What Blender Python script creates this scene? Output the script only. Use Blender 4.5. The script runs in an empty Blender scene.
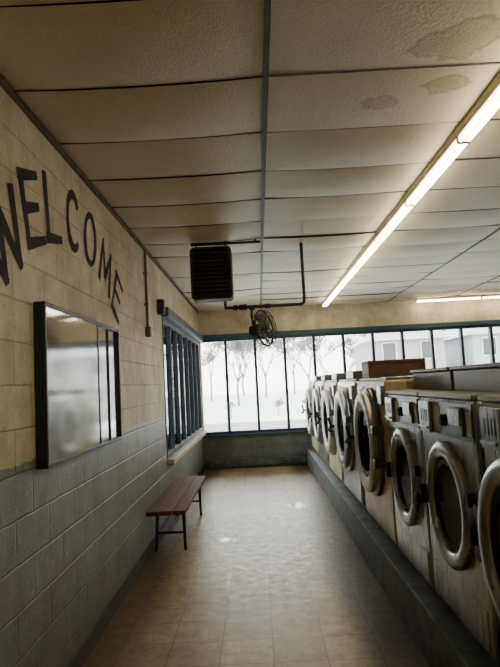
import bpy, bmesh, math, random
from mathutils import Vector, Matrix
random.seed(7)
SC = bpy.context.scene
COL = SC.collection
CAMZ = 1.55
WX = -1.11      # window side wall plane
D = 11.0        # far wall plane
CZ = 3.0        # ceiling height
PX = 0.83       # plinth face
PH = 0.31       # plinth height
MX = 0.92       # machine fronts

# ------------------------------------------------------------------ materials
def newmat(name):
    m = bpy.data.materials.new(name); m.use_nodes = True
    nt = m.node_tree; nt.nodes.clear()
    return m, nt
def N(nt, t, **kw):
    n = nt.nodes.new(t)
    for k, v in kw.items():
        if hasattr(n, k) and k not in n.inputs: setattr(n, k, v)
        else: n.inputs[k].default_value = v
    return n
def c4(c): return (c[0], c[1], c[2], 1)
def mixc(nt, fac, a, b, mode='MIX'):
    n = nt.nodes.new('ShaderNodeMix'); n.data_type = 'RGBA'; n.blend_type = mode
    for sock, v in ((n.inputs[0], fac), (n.inputs[6], a), (n.inputs[7], b)):
        if hasattr(v, 'is_output'): nt.links.new(v, sock)
        elif isinstance(v, (int, float)): sock.default_value = v
        else: sock.default_value = c4(v)
    return n.outputs[2]
def mth(nt, op, a, b=0.0, c=None, clamp=False):
    n = nt.nodes.new('ShaderNodeMath'); n.operation = op; n.use_clamp = clamp
    vals = [a, b] + ([c] if c is not None else [])
    for i, v in enumerate(vals):
        if hasattr(v, 'is_output'): nt.links.new(v, n.inputs[i])
        else: n.inputs[i].default_value = v
    return n.outputs[0]
def ramp(nt, src, p0, p1, a=(0,0,0), b=(1,1,1)):
    r = nt.nodes.new('ShaderNodeValToRGB')
    r.color_ramp.elements[0].position = p0; r.color_ramp.elements[1].position = p1
    r.color_ramp.elements[0].color = c4(a); r.color_ramp.elements[1].color = c4(b)
    nt.links.new(src, r.inputs[0]); return r.outputs[0]
def noise(nt, vec, scale, detail=4, rough=0.55):
    n = N(nt, 'ShaderNodeTexNoise'); n.inputs['Scale'].default_value = scale
    n.inputs['Detail'].default_value = detail; n.inputs['Roughness'].default_value = rough
    if vec is not None: nt.links.new(vec, n.inputs['Vector'])
    return n.outputs[0]
def finish(nt, color, rough, metal=0.0, bump=None, bstr=0.3, bdist=0.01, spec=None):
    p = nt.nodes.new('ShaderNodeBsdfPrincipled'); o = nt.nodes.new('ShaderNodeOutputMaterial')
    for nm, v in (('Base Color', color), ('Roughness', rough), ('Metallic', metal)):
        if hasattr(v, 'is_output'): nt.links.new(v, p.inputs[nm])
        elif isinstance(v, (int, float)): p.inputs[nm].default_value = v
        else: p.inputs[nm].default_value = c4(v)
    if spec is not None: p.inputs['Specular IOR Level'].default_value = spec
    if bump is not None:
        b = nt.nodes.new('ShaderNodeBump'); b.inputs['Strength'].default_value = bstr
        b.inputs['Distance'].default_value = bdist
        nt.links.new(bump, b.inputs['Height']); nt.links.new(b.outputs[0], p.inputs['Normal'])
    nt.links.new(p.outputs[0], o.inputs[0]); return p
def pos(nt):
    return nt.nodes.new('ShaderNodeNewGeometry').outputs['Position']
def objc(nt):
    return nt.nodes.new('ShaderNodeTexCoord').outputs['Object']
def simple(name, col, rough=0.5, metal=0.0, var=0.35, scale=6.0, stretch=(1,1,1), bstr=0.1, dark=None, world=False, spec=None):
    m, nt = newmat(name)
    mp = nt.nodes.new('ShaderNodeMapping'); mp.inputs['Scale'].default_value = stretch
    nt.links.new(pos(nt) if world else objc(nt), mp.inputs[0])
    n1 = noise(nt, mp.outputs[0], scale)
    f = ramp(nt, n1, 0.35, 0.7)
    d = dark if dark else tuple(c*(1-var) for c in col)
    c = mixc(nt, f, d, col)
    n2 = noise(nt, mp.outputs[0], scale*9, 3)
    r = mth(nt, 'MULTIPLY_ADD', n1, 0.25, rough-0.12, clamp=True)
    finish(nt, c, r, metal, n2, bstr, 0.004, spec)
    return m
def porthole_mat():
    # smoky thick door glass: near-black depth with a faint constant sheen
    m, nt = newmat('dark_door_glass')
    d = nt.nodes.new('ShaderNodeBsdfDiffuse')
    c = ramp(nt, noise(nt, objc(nt), 5, 4), 0.3, 0.7, (0.005,0.005,0.005), (0.014,0.013,0.012)); nt.links.new(c, d.inputs[0])
    g = nt.nodes.new('ShaderNodeBsdfGlossy'); g.inputs['Roughness'].default_value = 0.10
    mx = nt.nodes.new('ShaderNodeMixShader'); mx.inputs[0].default_value = 0.05
    nt.links.new(d.outputs[0], mx.inputs[1]); nt.links.new(g.outputs[0], mx.inputs[2])
    o = nt.nodes.new('ShaderNodeOutputMaterial'); nt.links.new(mx.outputs[0], o.inputs[0]); return m
def machine_mat(name, col, rough, metal, rust=(0.17,0.14,0.11), amt=0.5):
    # sheet metal: vertical brushing, blotchy handling marks, drips, grime at the foot
    m, nt = newmat(name)
    P = pos(nt); s = nt.nodes.new('ShaderNodeSeparateXYZ'); nt.links.new(P, s.inputs[0])
    big = noise(nt, P, 3.5, 5, 0.6)
    c = mixc(nt, ramp(nt, big, 0.35, 0.65), tuple(x*0.66 for x in col), col)
    mp = nt.nodes.new('ShaderNodeMapping'); mp.inputs['Scale'].default_value = (14,14,1.3); nt.links.new(P, mp.inputs[0])
    drip = ramp(nt, noise(nt, mp.outputs[0], 1.0, 5, 0.65), 0.54, 0.72)
    c = mixc(nt, mth(nt, 'MULTIPLY', drip, amt*0.6), c, rust)
    mp2 = nt.nodes.new('ShaderNodeMapping'); mp2.inputs['Scale'].default_value = (60,60,3); nt.links.new(P, mp2.inputs[0])
    br = noise(nt, mp2.outputs[0], 1.0, 3, 0.6)
    c = mixc(nt, 0.5, c, ramp(nt, br, 0.3, 0.6, (0.66,0.66,0.66), (1,1,1)), 'MULTIPLY')
    scr = ramp(nt, noise(nt, P, 30, 6, 0.8), 0.60, 0.68)
    c = mixc(nt, mth(nt, 'MULTIPLY', scr, 0.35), c, rust)
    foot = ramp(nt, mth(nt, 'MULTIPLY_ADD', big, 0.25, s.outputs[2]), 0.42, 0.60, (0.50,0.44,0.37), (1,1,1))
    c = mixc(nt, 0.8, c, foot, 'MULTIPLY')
    r = mth(nt, 'MULTIPLY_ADD', br, 0.30, rough-0.15, clamp=True)
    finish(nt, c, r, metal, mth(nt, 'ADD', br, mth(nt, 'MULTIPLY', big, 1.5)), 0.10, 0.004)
    return m

def wall_mat(name, axis, zsplit, up=(0.77,0.71,0.545), low=(0.23,0.26,0.275), ztop=99.0):
    m, nt = newmat(name)
    P = pos(nt); s = nt.nodes.new('ShaderNodeSeparateXYZ'); nt.links.new(P, s.inputs[0])
    cb = nt.nodes.new('ShaderNodeCombineXYZ')
    wv = mth(nt, 'MULTIPLY', mth(nt, 'SUBTRACT', noise(nt, P, 8, 4, 0.6), 0.5), 0.014)
    nt.links.new(mth(nt, 'ADD', s.outputs[axis], wv), cb.inputs[0]); nt.links.new(mth(nt, 'ADD', s.outputs[2], wv), cb.inputs[1])
    br = nt.nodes.new('ShaderNodeTexBrick'); nt.links.new(cb.outputs[0], br.inputs[0])
    br.inputs['Scale'].default_value = 1; br.inputs['Brick Width'].default_value = 0.40
    br.inputs['Row Height'].default_value = 0.20; br.inputs['Mortar Size'].default_value = 0.008
    br.inputs['Mortar Smooth'].default_value = 1.0
    br.inputs['Color1'].default_value = (0.94,0.94,0.94,1); br.inputs['Color2'].default_value = (1,1,1,1)
    br.inputs['Mortar'].default_value = (0.66,0.64,0.60,1)
    plain = mth(nt, 'GREATER_THAN', s.outputs[2], ztop)
    bcol = mixc(nt, plain, br.outputs['Color'], (1,1,1))
    wob = noise(nt, P, 3.0, 3)
    wob2 = noise(nt, P, 12.0, 4)
    soft = ramp(nt, noise(nt, P, 5, 5, 0.6), 0.35, 0.65)
    bcol = mixc(nt, mth(nt, 'MULTIPLY', soft, 0.45), bcol, (0.97,0.97,0.97))
    zz = mth(nt, 'MULTIPLY_ADD', wob2, 0.05, s.outputs[2])
    f = mth(nt, 'GREATER_THAN', zz, zsplit+0.015)
    base = mixc(nt, f, low, up)
    c = mixc(nt, 1.0, base, bcol, 'MULTIPLY')
    g = ramp(nt, noise(nt, P, 2.2, 9, 0.8), 0.38, 0.60, (0.64,0.58,0.47), (1,1,1))
    c = mixc(nt, 0.9, c, g, 'MULTIPLY')
    mp = nt.nodes.new('ShaderNodeMapping'); mp.inputs['Scale'].default_value = (3,3,0.8); nt.links.new(P, mp.inputs[0])
    g2 = ramp(nt, noise(nt, mp.outputs[0], 1.0, 7, 0.7), 0.36, 0.54, (0.62,0.54,0.41), (1,1,1))
    c = mixc(nt, 0.4, c, g2, 'MULTIPLY')
    chip = ramp(nt, noise(nt, P, 24, 7, 0.78), 0.60, 0.63)
    chipcol = mixc(nt, f, (0.48,0.46,0.40), (0.30,0.25,0.18))
    c = mixc(nt, mth(nt, 'MULTIPLY', chip, 0.65), c, chipcol)
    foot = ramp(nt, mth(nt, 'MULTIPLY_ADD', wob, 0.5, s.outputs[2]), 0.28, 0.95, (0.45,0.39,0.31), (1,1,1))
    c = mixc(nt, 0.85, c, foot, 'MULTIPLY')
    bf = mth(nt, 'MULTIPLY', br.outputs['Fac'], mth(nt, 'SUBTRACT', plain, 1.0))
    hgt = mth(nt, 'ADD', mth(nt, 'MULTIPLY', bf, 0.8), mth(nt, 'MULTIPLY', noise(nt, P, 60, 6, 0.8), 1.3))
    rr = mixc(nt, f, (0.42,0.42,0.42), (0.60,0.60,0.60))
    finish(nt, c, rr, 0, hgt, 0.8, 0.008)
    return m

def ceiling_mat():
    m, nt = newmat('ceiling_tile_paint')
    P = pos(nt); s = nt.nodes.new('ShaderNodeSeparateXYZ'); nt.links.new(P, s.inputs[0])
    c = mixc(nt, ramp(nt, noise(nt, P, 1.4, 6, 0.65), 0.35, 0.65), (0.70,0.63,0.44), (0.80,0.73,0.53))
    g = ramp(nt, noise(nt, P, 60, 5, 0.75), 0.30, 0.55, (0.74,0.72,0.66), (1,1,1))
    c = mixc(nt, 0.6, c, g, 'MULTIPLY')
    wob = mth(nt, 'MULTIPLY', mth(nt, 'SUBTRACT', noise(nt, P, 5, 6, 0.65), 0.5), 2.8)
    for (cx, cy, rx, ry) in ((0.93,2.42,0.20,0.14),(0.72,2.93,0.09,0.07),(1.02,2.78,0.11,0.08),(2.3,4.4,0.3,0.2)):
        dx = mth(nt, 'DIVIDE', mth(nt, 'SUBTRACT', s.outputs[0], cx), rx)
        dy = mth(nt, 'DIVIDE', mth(nt, 'SUBTRACT', s.outputs[1], cy), ry)
        r = mth(nt, 'SQRT', mth(nt, 'ADD', mth(nt, 'MULTIPLY', dx, dx), mth(nt, 'MULTIPLY', dy, dy)))
        r = mth(nt, 'ADD', r, wob)
        inside = ramp(nt, mth(nt, 'MULTIPLY', r, 0.5), 0.22, 0.62, (0.76,0.68,0.50), (1,1,1))
        c = mixc(nt, 1.0, c, inside, 'MULTIPLY')
        rim = mth(nt, 'MULTIPLY', ramp(nt, mth(nt, 'MULTIPLY', r, 0.5), 0.34, 0.48), mth(nt, 'SUBTRACT', 1.0, ramp(nt, mth(nt, 'MULTIPLY', r, 0.5), 0.48, 0.56)))
        c = mixc(nt, mth(nt, 'MULTIPLY', rim, 0.52), c, (0.20,0.13,0.065))
    v = nt.nodes.new('ShaderNodeTexVoronoi'); v.inputs['Scale'].default_value = 70; nt.links.new(P, v.inputs['Vector'])
    h = mth(nt, 'ADD', noise(nt, P, 90, 4, 0.7), mth(nt, 'MULTIPLY', v.outputs[0], 0.6))
    finish(nt, c, 0.50, 0, h, 0.45, 0.005, 0.4)
    return m

def floor_mat():
    m, nt = newmat('vinyl_floor_tile')
    P = pos(nt)
    s = nt.nodes.new('ShaderNodeSeparateXYZ'); nt.links.new(P, s.inputs[0])
    br = nt.nodes.new('ShaderNodeTexBrick'); nt.links.new(P, br.inputs[0])
    br.offset = 0.0; br.inputs['Scale'].default_value = 1
    br.inputs['Brick Width'].default_value = 0.305; br.inputs['Row Height'].default_value = 0.305
    br.inputs['Mortar Size'].default_value = 0.005; br.inputs['Mortar Smooth'].default_value = 0.4
    br.inputs['Color1'].default_value = (0.81,0.81,0.79,1); br.inputs['Color2'].default_value = (1,1,1,1)
    br.inputs['Mortar'].default_value = (0.46,0.41,0.33,1)
    n1 = noise(nt, P, 1.3, 7, 0.65)
    c = mixc(nt, ramp(nt, n1, 0.38, 0.62), (0.34,0.262,0.142), (0.52,0.42,0.25))
    c = mixc(nt, 1.0, c, br.outputs['Color'], 'MULTIPLY')
    c = mixc(nt, 0.9, c, ramp(nt, noise(nt, P, 11, 8, 0.8), 0.38, 0.58, (0.54,0.48,0.38), (1,1,1)), 'MULTIPLY')
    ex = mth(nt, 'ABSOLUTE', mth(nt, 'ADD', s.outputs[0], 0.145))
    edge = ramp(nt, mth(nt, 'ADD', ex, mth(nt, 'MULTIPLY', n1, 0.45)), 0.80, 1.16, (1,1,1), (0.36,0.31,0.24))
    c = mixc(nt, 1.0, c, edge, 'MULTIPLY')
    r = ramp(nt, noise(nt, P, 14, 6, 0.7), 0.38, 0.62, (0.31,0.31,0.31), (0.47,0.47,0.47))
    wob = mth(nt, 'MULTIPLY', mth(nt, 'SUBTRACT', noise(nt, P, 16, 8, 0.8), 0.5), 5.0)
    tot = None
    for (cx, cy, rx, ry) in ((0.14,7.72,0.10,0.14),(0.40,7.45,0.11,0.2),(-0.42,5.98,0.06,0.07)):
        dx = mth(nt, 'DIVIDE', mth(nt, 'SUBTRACT', s.outputs[0], cx), rx)
        dy = mth(nt, 'DIVIDE', mth(nt, 'SUBTRACT', s.outputs[1], cy), ry)
        q = mth(nt, 'SQRT', mth(nt, 'ADD', mth(nt, 'MULTIPLY', dx, dx), mth(nt, 'MULTIPLY', dy, dy)))
        q = ramp(nt, mth(nt, 'ADD', q, wob), 0.60, 0.95, (1,1,1), (0,0,0))
        tot = q if tot is None else mth(nt, 'MAXIMUM', tot, q)
    r = mixc(nt, tot, r, (0.10,0.10,0.10))
    h = mth(nt, 'ADD', mth(nt, 'MULTIPLY', br.outputs['Fac'], -1.0), mth(nt, 'MULTIPLY', noise(nt, P, 40, 3), 0.10))
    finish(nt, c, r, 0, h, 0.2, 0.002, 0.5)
    return m

def paper_mat():
    m, nt = newmat('printed_notice_paper')
    P = pos(nt); s = nt.nodes.new('ShaderNodeSeparateXYZ'); nt.links.new(P, s.inputs[0])
    row = mth(nt, 'FRACT', mth(nt, 'MULTIPLY', s.outputs[2], 18.0))
    line = mth(nt, 'GREATER_THAN', row, 0.5)
    mp = nt.nodes.new('ShaderNodeMapping'); mp.inputs['Scale'].default_value = (1,50,18); nt.links.new(P, mp.inputs[0])
    word = ramp(nt, noise(nt, mp.outputs[0], 1.0, 1), 0.42, 0.48)
    c = mixc(nt, mth(nt, 'MULTIPLY', mth(nt, 'MULTIPLY', line, word), 0.9), (0.80,0.78,0.70), (0.08,0.075,0.07))
    finish(nt, c, 0.7); return m

def glass_mat(name, refl=1.0, tint=(0.95,0.97,0.96), rough=0.03, haze=0.0):
    m, nt = newmat(name)
    t = nt.nodes.new('ShaderNodeBsdfTransparent'); t.inputs[0].default_value = c4(tint)
    base = t.outputs[0]
    if haze:
        d = nt.nodes.new('ShaderNodeBsdfDiffuse'); d.inputs[0].default_value = (0.82,0.81,0.76,1)
        hz = nt.nodes.new('ShaderNodeMixShader')
        nf = ramp(nt, noise(nt, objc(nt), 4, 5, 0.6), 0.3, 0.7, (haze*0.7,)*3, (haze*1.25,)*3)
        nt.links.new(nf, hz.inputs[0]); nt.links.new(base, hz.inputs[1]); nt.links.new(d.outputs[0], hz.inputs[2]); base = hz.outputs[0]
    g = nt.nodes.new('ShaderNodeBsdfGlossy'); g.inputs['Roughness'].default_value = rough
    fr = nt.nodes.new('ShaderNodeFresnel'); fr.inputs[0].default_value = 1.5
    f = mth(nt, 'MULTIPLY', fr.outputs[0], refl, clamp=True)
    mx = nt.nodes.new('ShaderNodeMixShader'); nt.links.new(f, mx.inputs[0])
    nt.links.new(base, mx.inputs[1]); nt.links.new(g.outputs[0], mx.inputs[2])
    o = nt.nodes.new('ShaderNodeOutputMaterial'); nt.links.new(mx.outputs[0], o.inputs[0])
    return m
def emit_mat(name, col, st):
    m, nt = newmat(name)
    e = nt.nodes.new('ShaderNodeEmission'); e.inputs[0].default_value = c4(col); e.inputs[1].default_value = st
    n = noise(nt, objc(nt), 2.0, 1)
    nt.links.new(mth(nt, 'MULTIPLY_ADD', n, st*0.1, st*0.95), e.inputs[1])
    o = nt.nodes.new('ShaderNodeOutputMaterial'); nt.links.new(e.outputs[0], o.inputs[0]); return m

M = {}
M['wallY'] = wall_mat('painted_block_side', 1, 1.25)
M['wallX'] = wall_mat('painted_block_end', 0, 0.80, low=(0.25,0.30,0.325), ztop=2.0)
M['ceil'] = ceiling_mat()
M['floor'] = floor_mat()
M['grid'] = simple('ceiling_grid_metal', (0.11,0.10,0.085), 0.6, 0.1)
M['gridblue'] = simple('blue_grey_runner_metal', (0.085,0.11,0.125), 0.6, 0.1)
M['dark'] = simple('plenum_dark', (0.02,0.02,0.018), 0.9)
M['blue'] = simple('blue_frame_paint', (0.026,0.054,0.088), 0.5, 0, 0.4, 4)
M['bluedark'] = simple('dark_blue_frame_paint', (0.012,0.024,0.038), 0.5, 0, 0.4, 4)
M['blueband'] = simple('blue_header_paint', (0.045,0.09,0.135), 0.5, 0, 0.3, 3)
M['sill'] = simple('sill_paint', (0.60,0.53,0.37), 0.5, 0, 0.4, 5)
M['base'] = simple('baseboard_rubber', (0.05,0.048,0.043), 0.6)
M['plinth'] = simple('plinth_paint', (0.14,0.165,0.175), 0.6, 0, 0.75, 7, bstr=0.5, world=True)
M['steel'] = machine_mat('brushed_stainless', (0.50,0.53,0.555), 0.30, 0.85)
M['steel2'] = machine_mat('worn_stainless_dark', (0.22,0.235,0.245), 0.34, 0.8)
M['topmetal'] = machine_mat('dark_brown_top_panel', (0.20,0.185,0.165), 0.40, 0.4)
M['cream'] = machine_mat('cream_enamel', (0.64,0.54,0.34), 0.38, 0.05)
M['chrome'] = simple('door_ring_metal', (0.38,0.395,0.405), 0.30, 0.92, 0.12, 3, bstr=0.0)
M['castring'] = simple('cast_aluminium_ring', (0.58,0.54,0.44), 0.42, 0.4, 0.2, 4, bstr=0.05)
M['greyring'] = simple('grey_cast_ring', (0.36,0.37,0.37), 0.36, 0.75, 0.2, 4, bstr=0.05)
M['rubber'] = simple('black_rubber', (0.015,0.015,0.014), 0.55, spec=0.25)
M['doorglass'] = porthole_mat()
M['label'] = simple('paper_label', (0.66,0.64,0.57), 0.6, 0, 0.2, 30)
M['ink'] = simple('black_sign_paint', (0.016,0.015,0.013), 0.85, 0, 0.3, 12)
M['frame'] = simple('black_display_frame', (0.018,0.027,0.040), 0.45, 0.1)
M['board'] = simple('display_backing', (0.62,0.60,0.53), 0.7, 0, 0.3, 3)
M['paper'] = paper_mat()
M['wood'] = simple('dark_red_bench_wood', (0.14,0.045,0.026), 0.6, 0, 0.4, 6, (6,0.6,6), 0.2, spec=0.25)
M['iron'] = simple('black_iron', (0.025,0.024,0.022), 0.5, 0.3)
M['pipe'] = simple('dark_steel_pipe', (0.05,0.04,0.035), 0.6, 0.2)
M['heater'] = simple('dark_heater_enamel', (0.026,0.023,0.020), 0.6, 0.0)
M['louvre'] = simple('dark_louvre_enamel', (0.075,0.063,0.050), 0.5, 0.1)
M['fanblade'] = simple('grey_fan_blade', (0.13,0.12,0.11), 0.5, 0.2)
M['conduit'] = simple('painted_conduit', (0.16,0.13,0.08), 0.6)
M['fixture'] = simple('white_fixture_enamel', (0.70,0.66,0.52), 0.4)
M['tube'] = emit_mat('fluorescent_glow', (1.0,0.85,0.57), 26.0)
M['pane'] = glass_mat('window_glass')
M['dispglass'] = glass_mat('display_glass', 2.9, (0.95,0.96,0.94), 0.09, 0.22)
M['snow'] = simple('snow', (0.76,0.78,0.80), 0.8, 0, 0.14, 0.3)
M['road'] = simple('slushy_street', (0.30,0.30,0.30), 0.7, 0, 0.3, 0.6)
M['bark'] = simple('tree_bark', (0.22,0.205,0.195), 0.9, 0, 0.3, 3)
M['twig'] = simple('grey_twigs', (0.27,0.26,0.25), 0.9, 0, 0.3, 3)
M['siding1'] = simple('grey_pink_siding', (0.38,0.34,0.33), 0.7, 0, 0.1, 1)
M['siding2'] = simple('blue_grey_siding', (0.38,0.42,0.44), 0.7, 0, 0.1, 1)
M['roof'] = simple('snowy_roof', (0.56,0.58,0.61), 0.8, 0, 0.2, 1)
M['housewin'] = simple('house_window_glass', (0.06,0.07,0.08), 0.2)
M['trimwhite'] = simple('white_house_trim', (0.70,0.70,0.70), 0.6)
M['crate'] = simple('brown_plywood', (0.17,0.10,0.06), 0.55, 0, 0.4, 4, (1,6,1))

# ------------------------------------------------------------------ builders
def add(name, me, mat, parent=None, smooth=False, bevel=0.0):
    ob = bpy.data.objects.new(name, me); COL.objects.link(ob)
    if mat is not None: me.materials.append(mat)
    if smooth:
        for p in me.polygons: p.use_smooth = True
    if bevel:
        b = ob.modifiers.new('bevel', 'BEVEL'); b.width = bevel; b.segments = 2; b.limit_method = 'ANGLE'
    if parent: ob.parent = parent
    return ob
def top(ob, label, cat, group=None):
    ob['label'] = label; ob['category'] = cat
    if group: ob['group'] = group
    return ob
def struct(ob, label=None):
    ob['kind'] = 'structure'
    if label: ob['label'] = label
    return ob
def empty(name, loc, label, cat, group=None):
    e = bpy.data.objects.new(name, None); e.location = loc; e.empty_display_size = 0.1
    COL.objects.link(e); return top(e, label, cat, group)
def boxes(name, bs, mat, parent=None, bevel=0.0):
    vs, fs = [], []
    for (x0,x1,y0,y1,z0,z1) in bs:
        i = len(vs)
        vs += [(x0,y0,z0),(x1,y0,z0),(x1,y1,z0),(x0,y1,z0),(x0,y0,z1),(x1,y0,z1),(x1,y1,z1),(x0,y1,z1)]
        fs += [tuple(i+k for k in f) for f in ((0,3,2,1),(4,5,6,7),(0,1,5,4),(1,2,6,5),(2,3,7,6),(3,0,4,7))]
    me = bpy.data.meshes.new(name); me.from_pydata(vs, [], fs)
    return add(name, me, mat, parent, False, bevel)
def prism(name, poly, y0, y1, mat, parent=None, bevel=0.0):
    n = len(poly); vs = [(x,y0,z) for x,z in poly] + [(x,y1,z) for x,z in poly]
    fs = [tuple(range(n)), tuple(range(2*n-1, n-1, -1))] + [(i, i+n, (i+1)%n+n, (i+1)%n) for i in range(n)]
    me = bpy.data.meshes.new(name); me.from_pydata(vs, [], fs)
    bm = bmesh.new(); bm.from_mesh(me); bmesh.ops.recalc_face_normals(bm, faces=bm.faces); bm.to_mesh(me); bm.free()
    return add(name, me, mat, parent, False, bevel)
def lathe(name, prof, cy, cz, mat, parent=None, seg=48, axis='X', cx=0.0):
    vs, fs = [], []
    for (h, r) in prof:
        for k in range(seg):
            a = 2*math.pi*k/seg
            p, q = r*math.cos(a), r*math.sin(a)
            if axis == 'X': vs.append((cx+h, cy+p, cz+q))
            elif axis == 'Z': vs.append((cx+p, cy+q, cz+h))
            else: vs.append((cx+p, cy+h, cz+q))
    for j in range(len(prof)-1):
        for k in range(seg):
            a = j*seg+k; b = j*seg+(k+1)%seg
            fs.append((a, b, b+seg, a+seg))
    fs.append(tuple(range(seg-1,-1,-1))); fs.append(tuple((len(prof)-1)*seg+k for k in range(seg)))
    me = bpy.data.meshes.new(name); me.from_pydata(vs, [], fs)
    bm = bmesh.new(); bm.from_mesh(me)
    bmesh.ops.remove_doubles(bm, verts=bm.verts, dist=1e-5)
    bmesh.ops.recalc_face_normals(bm, faces=bm.faces)
    ob = add(name, me, mat, parent, False)
    for p in bm.faces: p.smooth = True
    for e in bm.edges:
        if len(e.link_faces) == 2 and e.calc_face_angle(0) > 0.6: e.smooth = False
    bm.to_mesh(me); bm.free()
    return ob
def ringlathe(name, prof, cy, cz, mat, parent=None, seg=64):
    vs, fs = [], []; n = len(prof)
    for (h, r) in prof:
        for k in range(seg):
            a = 2*math.pi*k/seg; vs.append((h, cy+r*math.cos(a), cz+r*math.sin(a)))
    for j in range(n):
        for k in range(seg):
            a = j*seg+k; b = j*seg+(k+1)%seg; c = ((j+1)%n)*seg+(k+1)%seg; d = ((j+1)%n)*seg+k
            fs.append((a,b,c,d))
    me = bpy.data.meshes.new(name); me.from_pydata(vs, [], fs)
    ob = add(name, me, mat, parent, False)
    bm = bmesh.new(); bm.from_mesh(me); bmesh.ops.recalc_face_normals(bm, faces=bm.faces)
    for p in bm.faces: p.smooth = True
    for e in bm.edges:
        if len(e.link_faces) == 2 and e.calc_face_angle(0) > 0.7: e.smooth = False
    bm.to_mesh(me); bm.free()
    return ob
def tube(name, paths, mat, parent=None, seg=10):
    vs, fs = [], []
    for pts, r in paths:
        pts = [Vector(p) for p in pts]; n = len(pts)
        rs = r if isinstance(r, (list, tuple)) else [r]*n
        t0 = (pts[1]-pts[0]).normalized()
        nrm = t0.orthogonal().normalized()
        base = len(vs); prev = t0
        for i, p in enumerate(pts):
            if i == 0: t = t0
            elif i == n-1: t = (pts[i]-pts[i-1]).normalized()
            else: t = ((pts[i]-pts[i-1]).normalized()+(pts[i+1]-pts[i]).normalized()).normalized()
            nrm = prev.rotation_difference(t) @ nrm; prev = t
            bn = t.cross(nrm)
            for s in range(seg):
                a = 2*math.pi*s/seg
                vs.append(tuple(p + (nrm*math.cos(a)+bn*math.sin(a))*rs[i]))
        for i in range(n-1):
            for s in range(seg):
                a = base+i*seg+s; b = base+i*seg+(s+1)%seg
                fs.append((a, b, b+seg, a+seg))
        fs.append(tuple(base+s for s in range(seg-1,-1,-1))); fs.append(tuple(base+(n-1)*seg+s for s in range(seg)))
    me = bpy.data.meshes.new(name); me.from_pydata(vs, [], fs)
    ob = add(name, me, mat, parent, True)
    bm = bmesh.new(); bm.from_mesh(me)
    for e in bm.edges:
        if len(e.link_faces) == 2 and e.calc_face_angle(0) > 0.9: e.smooth = False
    bm.to_mesh(me); bm.free()
    return ob
def copy_tree(root, loc, label=None, swap=None, skip=()):
    def rec(o, par):
        key = o.name.split('.')[0]
        if key in skip: return
        c = o.copy(); COL.objects.link(c)
        if par is not None:
            c.parent = par
        if swap and o.type == 'MESH' and key in swap:
            c.material_slots[0].link = 'OBJECT'; c.material_slots[0].material = swap[key]
        for ch in list(o.children): rec(ch, c)
        return c
    kids = list(root.children)
    r = root.copy(); COL.objects.link(r); r.location = loc
    for ch in kids: rec(ch, r)
    if label: r['label'] = label
    return r

# ------------------------------------------------------------------ room shell
RX = 7.6; BY = -2.6
struct(boxes('floor', [(WX-0.2, RX+0.2, BY-0.2, D+0.2, -0.15, 0.0)], M['floor']), 'worn beige vinyl tile floor')
WY0, WY1, WZ0, WZ1 = 6.75, 10.85, 0.74, 2.40
struct(boxes('wall_left', [(WX-0.2, WX, BY-0.2, WY0, 0, CZ+0.1), (WX-0.2, WX, WY0, WY1, 0, WZ0),
      (WX-0.2, WX, WY0, WY1, WZ1, CZ+0.1), (WX-0.2, WX, WY1, D, 0, CZ+0.1)], M['wallY']), 'painted concrete block wall, cream over grey')
FZ0, FZ1 = 0.64, 2.45
struct(boxes('wall_far', [(WX-0.2, RX+0.2, D, D+0.2, 0, FZ0), (WX-0.2, RX+0.2, D, D+0.2, FZ1, CZ+0.1),
      (WX-0.2, WX+0.02, D, D+0.2, FZ0, FZ1), (RX-0.1, RX+0.2, D, D+0.2, FZ0, FZ1)], M['wallX']), 'painted wall under and over the window band')
struct(boxes('wall_right', [(RX, RX+0.2, BY, D, 0, CZ+0.1)], M['wallY']))
struct(boxes('wall_back', [(WX, RX, BY-0.2, BY, 0, CZ+0.1)], M['wallX']))
struct(boxes('baseboard_left', [(WX, WX+0.015, BY, D-0.001, 0, 0.10)], M['base']))
struct(boxes('baseboard_far', [(WX+0.015, PX, D-0.02, D, 0, 0.10)], M['base']))

vs, fs = [], []
TX, TY = 1.22, 0.61
xs = [WX + TX*i for i in range(0, 8)]
y0 = 2.62 - 9*TY
for i, x in enumerate(xs):
    for j in range(0, 24):
        ya = y0 + j*TY
        if ya > D or x > RX: continue
        ga, gb = random.uniform(0.001, 0.005), random.uniform(0.001, 0.005)
        xa, xb = x+0.005, min(x+TX-0.005, RX); yb = min(ya+TY-ga, D); ya2 = ya+gb
        if yb-ya2 < 0.05: continue
        sag = random.uniform(0.008, 0.040) * (1.35 if i == 0 else 1.0)
        tilt = random.uniform(-0.014, 0.014); lift = random.uniform(0, 0.004)
        nx, ny = 10, 8; b0 = len(vs)
        for a in range(nx+1):
            for b in range(ny+1):
                u, v = a/nx, b/ny
                z = CZ + lift + 0.004 - sag*(1-(2*u-1)**2)*(1-0.70*(2*v-1)**2) + tilt*(v-0.5)
                vs.append((xa+(xb-xa)*u, ya2+(yb-ya2)*v, z))
        for a in range(nx):
            for b in range(ny):
                k = b0+a*(ny+1)+b; fs.append((k, k+1, k+ny+2, k+ny+1))
me = bpy.data.meshes.new('ceiling'); me.from_pydata(vs, [], fs)
struct(add('ceiling', me, M['ceil'], None, True), 'sagging stained acoustic ceiling tiles')
struct(boxes('trim_1', [(WX-0.2, RX+0.2, BY-0.2, D+0.2, CZ+0.1, CZ+0.16)], M['dark']), 'dark space above the ceiling tiles')
struct(boxes('trim_2', [(xs[1]-0.013, xs[1]+0.013, BY, D, CZ-0.010, CZ+0.02)], M['gridblue']), 'blue-grey metal ceiling runner')
g = []
for x in xs[2:]:
    g.append((x-0.006, x+0.006, BY, D, CZ-0.004, CZ+0.02))
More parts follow.
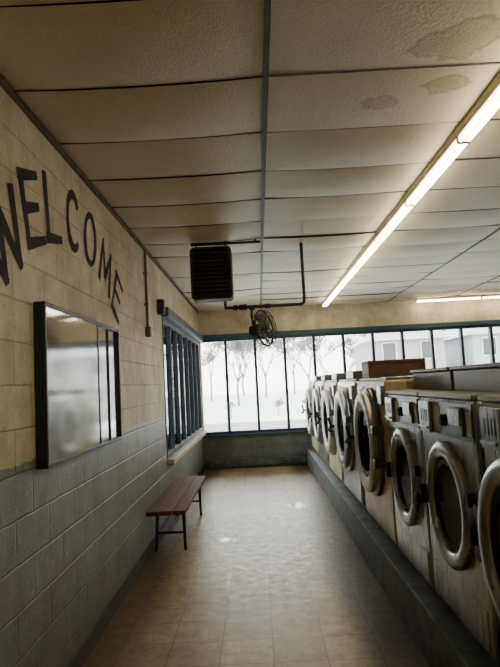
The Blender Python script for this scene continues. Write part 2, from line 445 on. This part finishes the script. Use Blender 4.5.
struct(boxes('trim_9', g, M['grid']), 'dark metal ceiling grid runners')
g = []
for j in range(0, 24):
    y = y0 + j*TY
    if BY < y < D: g.append((WX, RX, y-0.006, y+0.006, CZ+0.002, CZ+0.03))
struct(boxes('trim_3', g, M['grid']), 'thin dark metal ceiling cross bars')
struct(boxes('trim_4', [(WX, WX+0.022, BY, D, CZ-0.03, CZ+0.005)], M['conduit']), 'narrow edge trim where wall meets ceiling')

ms = 0.565; x = -1.17
xlist = []
while x < RX-0.1:
    if x > WX: xlist.append(x)
    x += ms
fw = [(WX+0.02, RX-0.1, D-0.02, D+0.10, FZ0, FZ0+0.05), (WX+0.02, RX-0.1, D-0.02, D+0.10, FZ1-0.05, FZ1)]
fw += [(x-0.026, x+0.026, D-0.01, D+0.09, FZ0+0.05, FZ1-0.05) for x in xlist]
struct(boxes('window_1', fw, M['blue'], None, 0.004), 'dark blue framed window band with narrow upright panes')
boxes('glass_pane', [(WX+0.03, RX-0.11, D+0.045, D+0.05, FZ0+0.04, FZ1-0.04)], M['pane'], bpy.data.objects['window_1'])
struct(boxes('trim_5', [(WX, RX, D-0.035, D, FZ1, FZ1+0.085)], M['blueband'], None, 0.004), 'blue painted band over the windows')
struct(boxes('trim_6', [(WX, RX, D-0.09, D-0.0, FZ0-0.04, FZ0)], M['blueband'], None, 0.005), 'blue painted window sill')
n = 7; st = (WY1-WY0)/n
sw = [(WX-0.05, WX+0.01, WY0, WY1, WZ0, WZ0+0.06), (WX-0.05, WX+0.01, WY0, WY1, WZ1-0.06, WZ1)]
sw += [(WX-0.046, WX+0.008, WY0+i*st-0.017+(0.017 if i==0 else 0)-(0.017 if i==n else 0), WY0+i*st+0.017+(0.017 if i==0 else 0)-(0.017 if i==n else 0), WZ0+0.06, WZ1-0.06) for i in range(n+1)]
struct(boxes('window_2', sw, M['bluedark'], None, 0.004), 'dark blue framed side window band')
boxes('glass_pane', [(WX-0.030, WX-0.026, WY0+0.02, WY1-0.02, WZ0+0.05, WZ1-0.05)], M['pane'], bpy.data.objects['window_2'])
struct(boxes('trim_7', [(WX-0.0, WX+0.09, WY0-0.05, D-0.1, WZ0-0.06, WZ0)], M['sill'], None, 0.006), 'cream painted window sill ledge')
struct(boxes('trim_8', [(WX, WX+0.09, WY0-0.05, D-0.04, WZ1, WZ1+0.11)], M['blueband'], None, 0.006), 'blue painted box header over side windows')
h = empty('baseboard_heater', (0, D, 0), 'low dark baseboard heater under the far window band', 'heater')
boxes('cover', [(WX+0.05, PX-0.03, -0.10, -0.03, 0.05, 0.17)], M['plinth'], h, 0.008)
boxes('base', [(WX+0.05, PX-0.03, -0.085, -0.03, 0.0, 0.05)], M['base'], h)

pl = boxes('machine_plinth', [(PX, 3.3, 0.2, D-0.02, 0, PH-0.03), (PX-0.008, 3.3, 0.2, D-0.02, PH-0.03, PH)], M['plinth'], None, 0.006)
top(pl, 'long raised blue-grey painted concrete plinth carrying the washing machines', 'plinth')

# ------------------------------------------------------------------ lettering
strokes = {
 'W': [[(-.62,1),(-.30,0),(0,.85),(.30,0),(.62,1)]],
 'E': [[(-.32,1),(-.32,0)],[(-.38,1),(.36,1)],[(-.32,.52),(.26,.52)],[(-.38,0),(.38,0)]],
 'L': [[(-.28,1),(-.28,0)],[(-.34,0),(.34,0)]],
 'C': [[(.36*math.cos(math.radians(a))*1.0, .5+.5*math.sin(math.radians(a))) for a in range(42, 320, 14)]],
 'O': [[(.38*math.cos(math.radians(a)), .5+.5*math.sin(math.radians(a))) for a in range(0, 361, 15)]],
 'M': [[(-.44,0),(-.36,1),(0,.25),(.36,1),(.44,0)]],
}
wl = empty('welcome_lettering', (WX, 3.5, 2.4), 'hand-painted black arched word WELCOME on the block wall', 'lettering')
for ch, yy, zz, ang, wd, H in (('W',2.615,2.125,33,0.062,0.345),('E',2.90,2.34,18,0.054,0.335),('L',3.17,2.425,10,0.054,0.345),('C',3.52,2.455,2,0.052,0.34),('O',3.85,2.43,-8,0.050,0.345),('M',4.20,2.325,-20,0.052,0.34),('E',4.50,2.165,-32,0.048,0.335)):
    th = math.radians(ang); ca, sa = math.cos(th), math.sin(th); wsc = H*0.92
    vs, fs = [], []
    for si, s in enumerate(strokes[ch]):
        pts = []
        for (u, v) in s:
            lx, lz = u*wsc, v*H
            pts.append(Vector((yy-3.5 + lx*ca - lz*sa, zz-2.4 + lx*sa + lz*ca)))
        for i in range(len(pts)-1):
            a, b = pts[i], pts[i+1]; d = (b-a).normalized()
            w0, w1 = (wd*1.22, wd*0.82) if ch in 'WELM' else (wd*(1.0+0.18*math.sin(i*0.55)), wd*(1.0+0.18*math.sin((i+1)*0.55)))
            if ch in 'WM' and i % 2 == 1: w0, w1 = w1*0.9, w0*0.9
            nn = Vector((-d.y, d.x))/2; e = d*wd*0.30; k = len(vs); off = 0.003 + 0.0004*(i%3) + 0.001*si
            for p in (a-e-nn*w0, b+e-nn*w1, b+e+nn*w1, a-e+nn*w0): vs.append((off, p.x, p.y))
            fs.append((k, k+1, k+2, k+3))
    me = bpy.data.meshes.new('letter'); me.from_pydata(vs, [], fs); add('letter', me, M['ink'], wl)

# ------------------------------------------------------------------ notice board
nb = empty('notice_display_case', (WX, 3.605, 1.19), 'blue-black framed glazed notice case hung on the block wall', 'notice board')
L, Hh, dp = 0.765, 0.83, 0.060
boxes('frame', [(0,dp,-L,L,0,0.022),(0,dp,-L,L,Hh-0.022,Hh),(0,dp,-L,-L+0.022,0.022,Hh-0.022),(0,dp,L-0.022,L,0.022,Hh-0.022),
                (0.030,dp-0.004,0.190,0.214,0.022,Hh-0.022),(0.022,dp-0.012,0.485,0.500,0.022,Hh-0.022)], M['frame'], nb, 0.004)
boxes('back_panel', [(0.001,0.012,-L+0.02,L-0.02,0.02,Hh-0.02)], M['board'], nb)
boxes('glass_pane', [(dp-0.012,dp-0.008,-L+0.02,0.20,0.02,Hh-0.02)], M['dispglass'], nb)
boxes('glass_pane', [(dp-0.026,dp-0.022,0.19,L-0.02,0.02,Hh-0.02)], M['dispglass'], nb)
for (ya,yb,za,zb) in ((-0.66,-0.42,0.40,0.74),(-0.36,-0.05,0.12,0.46),(-0.33,-0.12,0.52,0.75),(0.0,0.17,0.35,0.7),(0.28,0.47,0.3,0.68),(0.53,0.69,0.15,0.45),(-0.66,-0.45,0.08,0.33)):
    boxes('notice_sheet', [(0.0125,0.0145,ya,yb,za,zb)], M['paper'], nb)

# ------------------------------------------------------------------ bench
be = empty('bench', (-0.915, 6.35, 0), 'long low dark red wooden bench with black iron legs', 'bench')
bl = 1.0
boxes('seat', [(-0.18,-0.066,-bl,bl,0.400,0.440),(-0.057,0.057,-bl,bl,0.400,0.440),(0.066,0.18,-bl,bl,0.400,0.440),
               (-0.17,0.17,-0.70,-0.64,0.375,0.400),(-0.17,0.17,0.77,0.83,0.375,0.400)], M['wood'], be, 0.005)
for yy in (-0.67, 0.80):
    tube('leg', [([(-0.13,yy,0.38),(-0.155,yy,0.012),(-0.17,yy,0.010)],0.018)], M['iron'], be)
    tube('leg', [([(0.12,yy,0.38),(0.125,yy,0.012),(0.14,yy,0.010)],0.018)], M['iron'], be)
    tube('cross_brace', [([(-0.14,yy,0.17),(0.12,yy,0.17)],0.012)], M['iron'], be)
tube('long_brace', [([(0,-0.67,0.17),(0,0.80,0.17)],0.009)], M['iron'], be)

# ------------------------------------------------------------------ machines
GS = 'row of small front-loading washers'; GL = 'row of large front-loading washers'
def small_washer(loc, label, k=1.0, ox=0.0, flip=1):
    e = empty('washing_machine', loc, label, 'washing machine', GS)
    w = 0.418
    boxes('body', [(0.0,0.80,-w,w,0.030,1.12),(0.03,0.78,-w+0.02,w-0.02,0,0.030)], M['steel'], e, 0.022)
    boxes('top_cover', [(-0.008,0.20,-w,w,1.12,1.145),(0.20,0.80,-w+0.01,w-0.01,1.12,1.26),(0.18,0.82,-w,w,1.26,1.282)], M['topmetal'], e, 0.006)
    cp = boxes('control_panel', [(-0.006,0.0,-w+0.02,w-0.02,0.935,1.105)], M['steel2'], e, 0.003)
    cb = boxes('coin_box', [(-0.028,-0.006,0.17,0.36,0.935,1.100),(-0.040,-0.028,0.185,0.345,0.955,0.970)], M['steel'], cp, 0.005)
    for i in range(4):
        boxes('coin_slot', [(-0.0295,-0.027,0.20+i*0.034,0.208+i*0.034,0.995,1.06)], M['rubber'], cb)
    boxes('instruction_label', [(-0.0085,-0.006,0.045,0.145,0.95,1.08)], M['label'], cp)
    boxes('instruction_label', [(-0.0085,-0.006,-0.385,-0.33,0.96,1.07)], M['label'], cp)
    sd = boxes('soap_dispenser', [(-0.018,-0.006,-0.30,-0.12,0.955,1.085)], M['steel2'], cp, 0.005)
    boxes('dispenser_flap', [(-0.026,-0.018,-0.29,-0.13,1.00,1.078)], M['steel'], sd, 0.004)
    lathe('knob', [(-0.036,0.0),(-0.036,0.022),(-0.028,0.028),(-0.006,0.030)], -0.04, 1.015, M['rubber'], cp, 24)
    cz = 0.60
    if ox:
        ringlathe('door_collar', [(0.0,0.31*k),(-ox+0.002,0.31*k),(-ox+0.002,0.22*k),(0.0,0.22*k)], 0, cz, M['steel2'], e)
    P = lambda pr: [(h_-ox, r_*k) for h_, r_ in pr]
    d = ringlathe('door', P([(0.0,0.308),(-0.022,0.308),(-0.032,0.300),(-0.038,0.280),(-0.038,0.255),(-0.032,0.236),(-0.018,0.226),(0.0,0.226)]), 0, cz, M['chrome'], e)
    ringlathe('gasket', P([(-0.002,0.228),(-0.012,0.228),(-0.018,0.215),(-0.014,0.195),(-0.002,0.195)]), 0, cz, M['rubber'], d)
    lathe('door_glass', P([(-0.005,0.0),(-0.006,0.09),(-0.007,0.155),(-0.008,0.198),(-0.003,0.198)]), 0, cz, M['doorglass'], d)
    hb = [(-0.068-ox,-0.028-ox,0.28*k,0.308*k,cz-0.05,cz+0.05),(-0.044-ox,-0.0,0.29*k,0.29*k+0.045,cz-0.03,cz+0.03)]
    if flip < 0: hb = [(a,b,-d2,-c2,e2,f2) for (a,b,c2,d2,e2,f2) in hb]
    boxes('door_handle', hb, M['rubber'], d, 0.008)
    for za in (cz-0.11, cz+0.05):
        ya, yb = sorted((-flip*0.335*k, -flip*0.288*k))
        boxes('hinge', [(-0.032-ox,0.0,ya,yb,za,za+0.06)], M['iron'], d, 0.006)
    boxes('service_panel', [(-0.006,0.0,-w+0.04,w-0.04,0.055,0.225)], M['steel'], e, 0.003)
    return e
def large_washer(loc, label):
    e = empty('washing_machine', loc, label, 'washing machine', GL)
    w = 0.585
    boxes('body', [(0.0,0.95,-w,w,0.035,1.22),(0.03,0.92,-w+0.03,w-0.03,0,0.035)], M['steel'], e, 0.03)
    boxes('top_cover', [(0.02,0.93,-w+0.02,w-0.02,1.22,1.24)], M['topmetal'], e, 0.006)
    boxes('control_box', [(0.10,0.42,0.08,0.55,1.24,1.33)], M['steel2'], e, 0.01)
    cp = boxes('control_panel', [(-0.008,0.0,0.28,0.56,1.06,1.17)], M['steel2'], e, 0.003)
    boxes('instruction_label', [(-0.011,-0.008,0.31,0.42,1.08,1.15)], M['label'], cp)
    boxes('coin_box', [(-0.03,0.0,-0.56,-0.43,1.04,1.18)], M['steel'], e, 0.006)
    cz = 0.72
    ringlathe('door_collar', [(0.0,0.44),(-0.03,0.44),(-0.045,0.42),(-0.045,0.36),(0.0,0.36)], 0, cz, M['steel2'], e)
    d = ringlathe('door', [(-0.045,0.405),(-0.080,0.405),(-0.092,0.39),(-0.094,0.33),(-0.085,0.305),(-0.080,0.285),(-0.045,0.285)], 0, cz, M['castring'], e)
    ringlathe('gasket', [(-0.04,0.288),(-0.078,0.288),(-0.082,0.268),(-0.072,0.245),(-0.04,0.245)], 0, cz, M['rubber'], d)
    lathe('door_glass', [(-0.056,0.0),(-0.056,0.10),(-0.056,0.18),(-0.054,0.248),(-0.045,0.248)], 0, cz, M['doorglass'], d)
    for za in (cz-0.16, cz+0.09):
        boxes('hinge', [(-0.09,0.0,-0.47,-0.39,za,za+0.07)], M['steel2'], d, 0.01)
    paths = [([(-0.04,0.43,cz),(-0.14,0.43,cz)],0.018)]
    for a in (90, 210, 330):
        r = math.radians(a); paths.append(([(-0.13,0.43,cz),(-0.15,0.43+0.10*math.cos(r),cz+0.10*math.sin(r))],[0.013,0.016]))
    tube('door_handle', paths, M['rubber'], d)
    return e
small_washer((MX, 2.03, PH), 'stainless front-load washer with larger projecting round door', 1.10, 0.05, -1)
s1 = small_washer((MX, 2.93, PH), 'stainless small front-load washer with coin box and round door')
copy_tree(s1, (MX, 3.795, PH), 'stainless small front-load washer next to the cream machine')
l1 = large_washer((MX, 4.84, PH), 'large cream and steel front-load washer with pale cast door ring')
for i, yy in enumerate((6.19, 7.54, 8.89, 10.22)):
    grey = i in (0, 2)
    copy_tree(l1, (MX, yy, PH), 'large steel front-load washer with heavy grey round door' if grey else 'large cream enamel front-load washer with heavy round door',
              {'body': M['steel'] if grey else M['cream'], 'door': M['greyring'] if grey else M['castring']})
for o in list(l1.children):
    if o.name.startswith('body'):
        o.material_slots[0].link = 'OBJECT'; o.material_slots[0].material = M['cream']
    if o.name.startswith('control_box'):
        bpy.data.objects.remove(o)

cr = boxes('plywood_box', [(-0.25,0.25,-0.16,0.16,0,0.03),(-0.25,0.25,-0.16,0.16,0.125,0.15),(-0.25,-0.23,-0.16,0.16,0.03,0.125),(0.23,0.25,-0.16,0.16,0.03,0.125),(-0.23,0.23,-0.15,-0.13,0.03,0.125),(-0.23,0.23,0.13,0.15,0.03,0.125)], M['crate'], None, 0.004)
cr.location = (1.21, 5.20, PH+1.242)
top(cr, 'brown plywood box lying on top of the cream washer', 'box')

# ------------------------------------------------------------------ lights
def fixture(name, loc, label='', group=''):
    e = empty(name, loc, label, 'ceiling light', group)
    hl = 0.607
    prof = [(-0.05,0.012),(0.05,0.012),(0.05,-0.02),(0.042,-0.045),(-0.042,-0.045),(-0.05,-0.02)]
    prism('housing', prof, -hl, hl, M['fixture'], e, 0.004)
    for xx in (-0.024, 0.024):
        lathe('lamp_tube', [(-hl+0.016,0.0),(-hl+0.016,0.013),(hl-0.016,0.013),(hl-0.016,0.0)], 0, -0.064, M['tube'], e, 14, 'Y', xx)
    for s in (-1, 1):
        y1, y2 = sorted((s*(hl-0.016), s*(hl-0.001)))
        boxes('lamp_holder', [(-0.04,0.04,y1,y2,-0.078,-0.042)], M['fixture'], e, 0.002)
    return e
FZ = CZ-0.004
f1 = fixture('fluorescent_light', (1.30, 1.51, FZ), 'bare twin-tube fluorescent strip light on the ceiling', 'lit fluorescent strip row')
for i in (-3, -2, -1, 1, 2, 3, 4, 5, 6, 7):  # negative steps: unseen units over and behind the camera, added as fill light
    copy_tree(f1, (1.30, 1.51+1.22*i, FZ))
for i in range(3):
    c = copy_tree(f1, (3.62+1.22*i, 10.72, FZ), 'fluorescent strip light set crosswise near the far windows')
    c.rotation_euler = (0,0,math.pi/2); c['group'] = 'crosswise fluorescent strips'

# ------------------------------------------------------------------ unit heater
uh = empty('unit_heater', (-0.41, 5.55, 2.40), 'dark square louvred unit heater hung from the ceiling', 'heater')
me = bpy.data.meshes.new('casing'); bm = bmesh.new()
# rounded open-fronted casing: outer rounded rectangle extruded in Y with recessed front
def rrect(w, h_, r, n=5):
    pts = []
    for cx, cz_, a0 in ((w-r,h_-r,0),(-w+r,h_-r,90),(-w+r,-h_+r,180),(w-r,-h_+r,270)):
        for i in range(n+1):
            a = math.radians(a0+90*i/n); pts.append((cx+r*math.cos(a), cz_+r*math.sin(a)))
    return pts
loops = []
for (w_, h_, r_, y_) in ((0.18,0.24,0.03,0.24),(0.205,0.262,0.045,0.22),(0.205,0.262,0.045,0.012),(0.198,0.255,0.042,0.0),(0.178,0.235,0.028,0.0),(0.176,0.233,0.026,0.08)):
    loops.append([bm.verts.new((px, y_, 0.26+pz)) for px, pz in rrect(w_, h_, r_)])
for A, B in zip(loops[:-1], loops[1:]):
    for i in range(len(A)):
        j = (i+1)%len(A); bm.faces.new((A[i], A[j], B[j], B[i]))
bm.faces.new(loops[0]); bm.faces.new(loops[-1])
bmesh.ops.recalc_face_normals(bm, faces=bm.faces); bm.to_mesh(me); bm.free()
add('casing', me, M['heater'], uh)
for i in range(11):
    z = 0.055 + i*0.041
    vs = [(-0.172,-0.008,z-0.016),(0.172,-0.008,z-0.016),(0.172,0.05,z+0.018),(-0.172,0.05,z+0.018),(-0.172,-0.008,z-0.010),(0.172,-0.008,z-0.010),(0.172,0.05,z+0.024),(-0.172,0.05,z+0.024)]
    me = bpy.data.meshes.new('louvre'); me.from_pydata(vs, [], [(0,3,2,1),(4,5,6,7),(0,1,5,4),(1,2,6,5),(2,3,7,6),(3,0,4,7)]); add('louvre', me, M['louvre'], uh)
tube('hanger_rod', [([(-0.20,0.13,0.575),(0.50,0.13,0.575)],0.014)], M['pipe'], uh)
for xx in (-0.15, 0.15, 0.45):
    tube('hanger_strap', [([(xx,0.13,0.51 if xx < 0.3 else 0.57),(xx,0.13,0.605)],0.009)], M['pipe'], uh)
gp = empty('gas_pipe', (0, 5.84, 2.34), 'dark steel gas pipe with valve running to the heater', 'pipe')
tube('pipe_run', [([(-0.30,-0.02,0.12),(-0.30,-0.01,0.0),(-0.28,0,0.0),(0.48,0,0.0),(0.505,0,0.02),(0.51,0,0.06),(0.51,0,0.67)],0.017)], M['pipe'], gp)
tube('valve', [([(-0.16,0,0),(-0.08,0,0)],0.031),([(-0.12,0,0),(-0.12,-0.05,0.0)],0.012),([(-0.16,-0.05,0),(-0.08,-0.05,0)],0.010)], M['pipe'], gp)
tube('pipe_fitting', [([(0.10,0,0),(0.16,0,0)],0.025),([(-0.22,0,0),(-0.18,0,0)],0.027)], M['pipe'], gp)

# ------------------------------------------------------------------ fan clamped under the pipe
fn = empty('hanging_fan', (0.0, 5.84, 2.34), 'small dark caged fan clamped beneath the gas pipe', 'fan')
rot = Matrix.Rotation(math.radians(12), 4, 'Y') @ Matrix.Rotation(math.radians(60), 4, 'Z') @ Matrix.Rotation(math.radians(-18), 4, 'X')
def place(ob, c):
    ob.data.transform(Matrix.Translation(c) @ rot)
C = Vector((0.085, 0.0, -0.225))
back = C + (rot @ Vector((0,0.11,0)))
tube('mounting_bracket', [([(-0.03,0,-0.032),(-0.03,0,-0.018)],0.03),([(-0.03,0,-0.02),(-0.04,0.03,-0.09),tuple(back)],0.012)], M['iron'], fn)
fr = 0.185; paths = []
for (yy, r, rad) in ((0.05,fr*0.9,0.004),(0.0,fr,0.009),(-0.05,fr*0.93,0.004),(-0.075,fr*0.65,0.003),(-0.085,fr*0.35,0.003)):
    paths.append(([(r*math.cos(a*math.pi/16), yy, r*math.sin(a*math.pi/16)) for a in range(33)], rad))
for a in range(20):
    t = 2*math.pi*a/20; ct, s_ = math.cos(t), math.sin(t)
    paths.append(([(0.03*ct,-0.088,0.03*s_),(fr*0.65*ct,-0.075,fr*0.65*s_),(fr*0.93*ct,-0.05,fr*0.93*s_),(fr*ct,0,fr*s_),(fr*0.9*ct,0.05,fr*0.9*s_),(fr*0.4*ct,0.075,fr*0.4*s_)], 0.0022))
o = tube('cage', paths, M['iron'], fn, 6); place(o, C)
o = lathe('motor', [(0.04,0.0),(0.04,0.05),(0.06,0.06),(0.15,0.055),(0.17,0.03),(0.17,0.0)], 0, 0, M['iron'], fn, 24, 'Y'); place(o, C)
o = lathe('hub', [(-0.05,0.0),(-0.045,0.025),(0.04,0.028),(0.04,0.0)], 0, 0, M['iron'], fn, 20, 'Y'); place(o, C)
for k in range(4):
    t0 = k*math.pi/2+0.3; vs = []; fs = []
    for i in range(6):
        for j in range(5):
            r = 0.025 + (fr*0.84-0.025)*i/5; a = t0 + (j/4-0.5)*(0.85+0.5*i/5)
            vs.append((r*math.cos(a), (j/4-0.5)*0.055, r*math.sin(a)))
    for i in range(5):
        for j in range(4): fs.append((i*5+j, i*5+j+1, i*5+j+6, i*5+j+5))
    me = bpy.data.meshes.new('blade'); me.from_pydata(vs, [], fs)
    o = add('blade', me, M['fanblade'], fn, True); sm = o.modifiers.new('s','SOLIDIFY'); sm.thickness = 0.003; place(o, C)

# ------------------------------------------------------------------ wall conduit
wc = empty('wall_conduit', (WX, 5.75, 2.1), 'dark painted conduit running down the block wall', 'conduit')
tube('pipe_run', [([(0.02,0,0.88),(0.02,0,0.06)],0.014)], M['conduit'], wc)
boxes('junction_box', [(0.0,0.05,-0.035,0.035,-0.02,0.08)], M['conduit'], wc, 0.004)
for z in (0.30, 0.62):
    boxes('pipe_clamp', [(0.0,0.036,-0.03,0.03,z,z+0.02)], M['conduit'], wc)
wc2 = empty('wall_switch_box', (WX, 6.52, 2.45), 'small blue painted switch box beside the side window', 'switch box')
boxes('box_body', [(0.0,0.07,-0.05,0.05,-0.05,0.12)], M['blue'], wc2, 0.005)
boxes('box_cover', [(0.07,0.076,-0.042,0.042,-0.042,0.112)], M['bluedark'], wc2, 0.002)

# ------------------------------------------------------------------ outdoors
gz = -0.5
sg = boxes('snow_ground', [(-70, 80, D+0.3, 140, gz-0.3, gz), (-70, WX-0.3, -20, D+0.3, gz-0.3, gz)], M['snow'])
top(sg, 'flat snow-covered ground outside the windows', 'snow')
sg['kind'] = 'structure'
rd = boxes('street', [(-60, 70, 22.5, 31.5, gz, gz+0.03)], M['road']); top(rd, 'slushy grey street crossing the snow', 'street'); rd['kind'] = 'structure'
def house(loc, w, dpt, hgt, rh, mat, label):
    e = empty('house', loc, label, 'house')
    boxes('walls', [(-w/2,w/2,0,dpt,0,hgt)] + [(-w/2-0.02,w/2+0.02,-0.03,0,z*0.25,z*0.25+0.20) for z in range(int(hgt/0.25))], mat, e)
    prism('roof', [(-w/2-0.5,hgt),(w/2+0.5,hgt),(0,hgt+rh)], -0.5, dpt+0.5, M['roof'], e)
    for (xx, zz) in ((-w*0.27, 1.2), (w*0.27, 1.2), (-w*0.27, 3.3), (w*0.27, 3.3)):
        f = boxes('window_frame', [(xx-0.55,xx+0.55,-0.10,-0.03,zz-0.1,zz+1.3)], M['trimwhite'], e)
        boxes('window_glass', [(xx-0.45,xx+0.45,-0.12,-0.10,zz,zz+1.2)], M['housewin'], f)
    boxes('door', [(-0.5,0.5,-0.09,-0.03,0,2.1)], M['trimwhite'], e)
    return e
house((11.0, 42, gz), 5.2, 8, 4.7, 2.0, M['siding1'], 'two-storey grey-pink sided house with snowy roof across the street')
house((18.2, 42, gz), 5.0, 8, 4.8, 2.2, M['siding2'], 'two-storey blue-grey sided house with snowy roof across the street')
def tree(name, loc, h, seed, label, mat, cat, grp, lvl0=6, trunk=0.28, spread=0.75, rr=0.014, rmin=0.018):
    rnd = random.Random(seed); paths = []
    def rec(p, d, ln, r, lvl):
        q = p + d*ln; m = (p+q)/2 + Vector((rnd.uniform(-1,1),rnd.uniform(-1,1),0))*ln*0.05
        paths.append(([tuple(p), tuple(m), tuple(q)], [r, r*0.85, r*0.65]))
        if lvl == 0: return
        for i in range(rnd.choice((2,3,3))):
            nd = (d + Vector((rnd.uniform(-1,1),rnd.uniform(-1,1),rnd.uniform(-0.2,0.6)))*spread).normalized()
            rec(m.lerp(q, rnd.uniform(0.3,1.0)), nd, ln*rnd.uniform(0.6,0.8), max(r*0.58, rmin), lvl-1)
    rec(Vector((0,0,0)), Vector((0,0,1)), h*trunk, h*rr, lvl0)
    t = tube(name, paths, mat, None, 3 if lvl0 > 5 else 4); t.location = loc
    top(t, label, cat); t['group'] = grp
for i, (x_, y_, h_) in enumerate(((-6.2,50,9),(-2.0,56,10),(5.2,60,10),(13.5,66,11),(-15,66,11),(8.8,74,12),(-6.5,78,12),(1.0,84,13),(22,66,11),(6.0,98,14),(-13,94,13),(-2.8,106,15),(15.5,98,14))):
    tree('bare_tree', (x_, y_, gz), h_, 20+i, 'bare leafless winter tree standing in snow', M['bark'] if y_ < 60 else M['twig'], 'tree', 'bare winter trees', 7, rmin=0.035)
for i in range(14):
    tree('bare_bush', (-13.5+i*2.4+random.uniform(-0.4,0.4), 36.0+random.uniform(-0.6,0.6), gz), 2.6, 80+i, 'low bare grey bush by the snowy street', M['twig'], 'bush', 'bare bushes along the street', 5, 0.16, 1.1, 0.02, 0.025)
# ------------------------------------------------------------------ world
w = bpy.data.worlds.new('overcast'); SC.world = w; w.use_nodes = True
nt = w.node_tree; nt.nodes.clear()
tc = nt.nodes.new('ShaderNodeTexCoord'); sp = nt.nodes.new('ShaderNodeSeparateXYZ'); nt.links.new(tc.outputs['Generated'], sp.inputs[0])
colr = ramp(nt, sp.outputs[2], 0.0, 0.6, (1.0,0.98,0.94), (0.92,0.94,0.94))
bg = nt.nodes.new('ShaderNodeBackground'); nt.links.new(colr, bg.inputs[0]); bg.inputs[1].default_value = 9.5
o = nt.nodes.new('ShaderNodeOutputWorld'); nt.links.new(bg.outputs[0], o.inputs[0])

# ------------------------------------------------------------------ camera
cd = bpy.data.cameras.new('camera'); cam = bpy.data.objects.new('camera', cd); COL.objects.link(cam)
f = 575.0
cd.sensor_fit = 'VERTICAL'; cd.sensor_height = 36.0; cd.lens = f/667*36.0
cd.clip_start = 0.05; cd.clip_end = 400
Yc = Vector(((259-250)/f, -(384-333.5)/f, -1)).normalized()
r = math.radians(3.0)
a, b = -math.sin(r), math.cos(r)
zc_ = -(Yc.x*a + Yc.y*b)/Yc.z
Zc = Vector((a, b, zc_)).normalized()
Xc = Yc.cross(Zc)
cam.matrix_world = Matrix.Translation((0,0,CAMZ)) @ Matrix((Xc, Yc, Zc)).to_4x4()
SC.camera = cam
